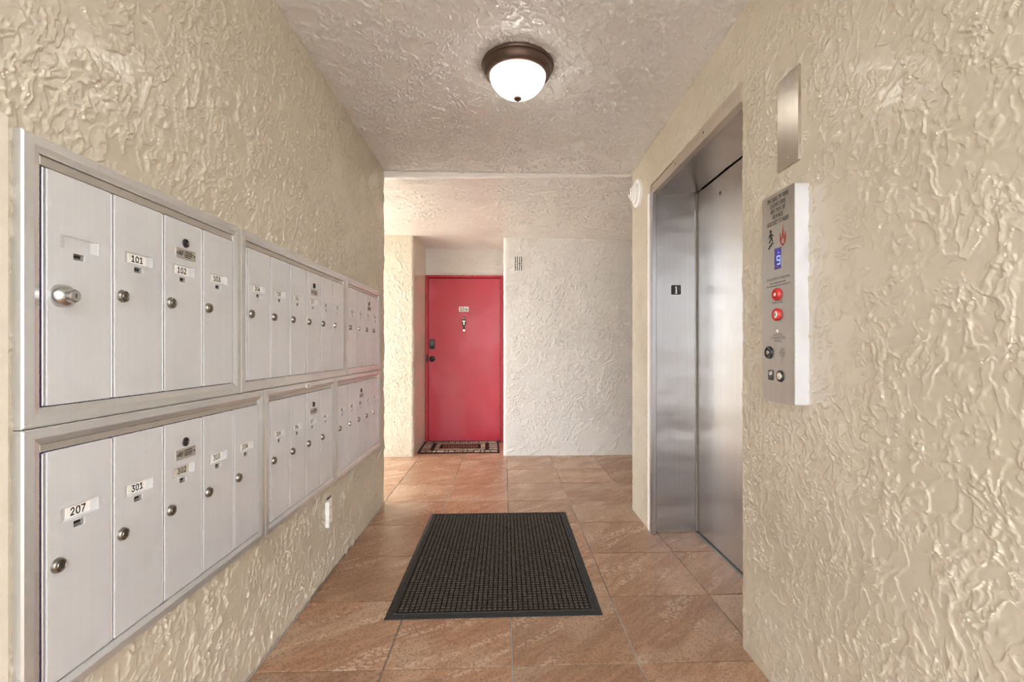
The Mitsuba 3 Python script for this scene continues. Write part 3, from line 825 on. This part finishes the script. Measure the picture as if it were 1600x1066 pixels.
# blank steel plate above it
bp = add('blank_wall_plate', put(bx(-0.055, 0.055, -0.147, 0.147, -0.008, 0.006, 0.0012), right_at(1.4605, 1.8610)), 'steel_plate', label='blank brushed steel wall plate above the elevator call station', cat='wall plate')
for z in (0.120, -0.120):
    add('screw', put(lathe([(0, 0.0022), (0.003, 0.002), (0.0042, 0)], 16), right_at(1.4605, 1.861 + z, XR - 0.006)), 'chrome', bp, smooth=40)

# floor number on the jamb
fp = add('floor_number_plate', put(ext(rrect(0.060, 0.058, 0.005), 0.003), far_at(1.0625, 1.4985, 2.8715)), 'black_plastic', label='small black plate with a raised number 1 on the elevator jamb', cat='sign')
add('number', put(cat_(ext(sbox(-0.003, -0.019, 0.004, 0.021), 0.0016, 0.003), ext(Polygon([(-0.009, 0.014), (-0.003, 0.021), (-0.003, 0.015)]), 0.0016, 0.003), ext(sbox(-0.009, -0.023, 0.010, -0.019), 0.0016, 0.003)), far_at(1.0625, 1.4985, 2.8715)), 'card_white', fp)
braille = cat_(*[lathe([(0, 0.0045), (0.0010, 0.004), (0.0013, 0.003)], 8).apply_translation([x, y, 0]) for x, y in ((0.018, 0.006), (0.018, 0.0), (0.023, 0.006))])
add('braille_dots', put(braille, far_at(1.0625, 1.4985, 2.8715)), 'card_white', fp)

# round alarm on the wall end
al = thing('fire_alarm', 'round stepped white alarm on the wall beyond the elevator', 'alarm')
am = right_at(3.142, 2.181)
add('base', put(lathe([(0, 0.018), (0.080, 0.018), (0.092, 0.014), (0.096, 0.008), (0.096, -0.008)], 56), am), 'white_plastic', al, smooth=35)
add('cover', put(lathe([(0, 0.062), (0.026, 0.062), (0.032, 0.058), (0.034, 0.050), (0.048, 0.044), (0.052, 0.036), (0.066, 0.030), (0.070, 0.018)], 56), am), 'white_plastic', al, smooth=35)
add('slot', put(cat_(ext(rrect(0.016, 0.030, 0.003, 0.006, 0.006), 0.001, 0.062), ext(rrect(0.009, 0.009, 0.002, 0.004, -0.020), 0.001, 0.062)), am), 'black_hole', al)

# ------------------------------------------------------------------ left wall: socket under the mailboxes
so = thing('wall_socket', 'white wall socket in a rough hole below the mailboxes', 'socket')
sm = left_at(2.368, 0.325)
add('cover_plate', put(ext(rrect(0.072, 0.118, 0.005), 0.009, 0.001), sm), 'white_plastic', so, smooth=35)
for s in (-1, 1):
    k = add('outlet', put(ext(rrect(0.034, 0.030, 0.010, 0, s * 0.024), 0.004, 0.010), sm), 'white_plastic', so, smooth=35)
    add('slits', put(cat_(*[ext(sbox(x - 0.0012, s * 0.024 - 0.004, x + 0.0012, s * 0.024 + 0.005), 0.0004, 0.014) for x in (-0.007, 0.007)]), sm), 'black_hole', k)
add('flap', put(bx(-0.040, -0.030, -0.066, 0.060, 0.0, 0.022, 0.002), sm), 'white_plastic', so)
add('hole_edge', put(bx(-0.040, 0.040, 0.060, 0.072, -0.004, 0.0035, 0.001), sm), 'black_hole', so)

# vent on the far wall
vt = thing('wall_vent', 'small white louvred vent high on the far wall', 'vent')
vm = far_at(0.152, 2.034, YF - 0.007)
poly = rrect(0.090, 0.165, 0.003)
for i in range(4):
    poly = poly.difference(sbox(-0.037 + i * 0.0215, -0.074, -0.0275 + i * 0.0215, 0.074))
add('face', put(ext(poly, 0.008, -0.004), vm), 'plaster_pale', vt)
add('duct', put(bx(-0.042, 0.042, -0.078, 0.078, -0.030, -0.0035), vm), 'black_hole', vt)
for i in range(4):
    add('louvre', put(bx(-0.0035, -0.0015, -0.073, 0.073, -0.0034, 0.002).apply_translation([-0.030 + i * 0.0215, 0, 0]), vm), 'aluminium_dark', vt)

# ------------------------------------------------------------------ floor mats
mt = thing('floor_mat', 'large black waffle-textured floor mat with rubber border', 'mat')
MW, MD = 0.924, 1.262
mm = M4([[math.cos(0.003), math.sin(0.003), 0], [0.0035, 1, 0], [0, 0, 1]], [-0.0385, 2.617, 0.0])


def frustum_ring(w, d, w2, d2, z0, z1):
    o = np.array([[-w, -d, z0], [w, -d, z0], [w, d, z0], [-w, d, z0], [-w2, -d2, z1], [w2, -d2, z1], [w2, d2, z1], [-w2, d2, z1]], float)
    o[:, :2] /= 2
    f = []
    for k in range(4):
        f += [[k, (k + 1) % 4, (k + 1) % 4 + 4], [k, (k + 1) % 4 + 4, k + 4]]
    return tm(o, f), tm(o, f + [[4, 5, 6], [4, 6, 7]])


def ring_step(*zs):
    return cat_(*[frustum_ring(a[0], a[1], b[0], b[1], a[2], b[2])[0] for a, b in zip(zs, zs[1:])])


def inset(k, z):
    return (MW - 2 * k, MD - 2 * k, z)


add('border', put(ring_step(inset(0, 0.0005), inset(0.001, 0.0025), inset(0.016, 0.0065), inset(0.024, 0.0068), inset(0.026, 0.0050), inset(0.030, 0.0050), inset(0.032, 0.0078), inset(0.038, 0.0078), inset(0.041, 0.0050)), mm), 'rubber', mt)
add('pile', put(frustum_ring(MW - 0.08, MD - 0.08, MW - 0.08, MD - 0.08, 0.004, 0.0052)[1], mm), 'mat_ground', mt)
nx, ny = 37, 54
nub = frustum_ring(0.0185, 0.0140, 0.0110, 0.0080, 0, 0.0034)[1]
base = np.array(nub.vertices)
nv, nf = [], []
rn = random.Random(3)
for i in range(nx):
    for j in range(ny):
        x = (i + 0.5 - nx / 2) * (MW - 0.092) / nx
        y = (j + 0.5 - ny / 2) * (MD - 0.092) / ny
        s = np.array([1, 1, 0.75 + 0.4 * rn.random()])
        b = base.copy()
        if (i // 2 + j // 2) % 2:
            b = b * [0.86, 1.12, 0.9]
        nf.append(np.array(nub.faces) + 8 * len(nv))
        nv.append(b * s + [x, y, 0.0050])
add('waffle_nubs', put(tm(np.vstack(nv), np.vstack(nf)), mm), 'mat_pile', mt, kind='stuff')

dm = thing('doormat', 'small patterned brown doormat in front of the red door', 'mat')
DW, DD = 0.890, 0.645
dmm = M4([[1, -0.004, 0], [-0.03, 1, 0], [0, 0, 1]], [-0.502, 5.440, 0.0])
add('backing', put(bx(-DW / 2, DW / 2, -DD / 2, DD / 2, 0.0005, 0.007, 0.002), dmm), 'doormat_dark', dm)
rn = random.Random(9)
bl = []


def strip(x0, x1, y0, y1, n, along='x', gap=0.010):
    cuts = np.cumsum([0] + [0.6 + 0.8 * rn.random() for _ in range(n)])
    cuts = cuts / cuts[-1]
    for a, b in zip(cuts, cuts[1:]):
        if along == 'x':
            bl.append(bx(x0 + a * (x1 - x0) + gap / 2, x0 + b * (x1 - x0) - gap / 2, y0, y1, 0.0065, 0.0095, 0.001))
        else:
            bl.append(bx(x0, x1, y0 + a * (y1 - y0) + gap / 2, y0 + b * (y1 - y0) - gap / 2, 0.0065, 0.0095, 0.001))


strip(-0.425, 0.425, -0.295, -0.205, 13)
strip(-0.425, 0.425, 0.215, 0.300, 9)
strip(-0.425, -0.33, -0.185, 0.20, 4, 'y', 0.03)
strip(0.33, 0.425, -0.185, 0.20, 4, 'y', 0.03)
bl += [bx(-0.285, 0.285, -0.17, -0.12, 0.0065, 0.0095, 0.001), bx(-0.285, 0.285, 0.14, 0.19, 0.0065, 0.0095, 0.001), bx(-0.285, -0.235, -0.11, 0.13, 0.0065, 0.0095, 0.001), bx(0.235, 0.285, -0.11, 0.13, 0.0065, 0.0095, 0.001)]
add('pattern_blocks', put(cat_(*bl), dmm), 'doormat_tan', dm, label='tan stone-like pattern', kind='stuff')
rp_ = [bx(-0.20 + i * 0.029, -0.18 + i * 0.029, -0.075 + 0.0 * i, 0.095, 0.0065, 0.009, 0.001) for i in range(14)]
add('centre_weave', put(cat_(*rp_), dmm), 'doormat_red', dm, label='reddish woven centre', kind='stuff')
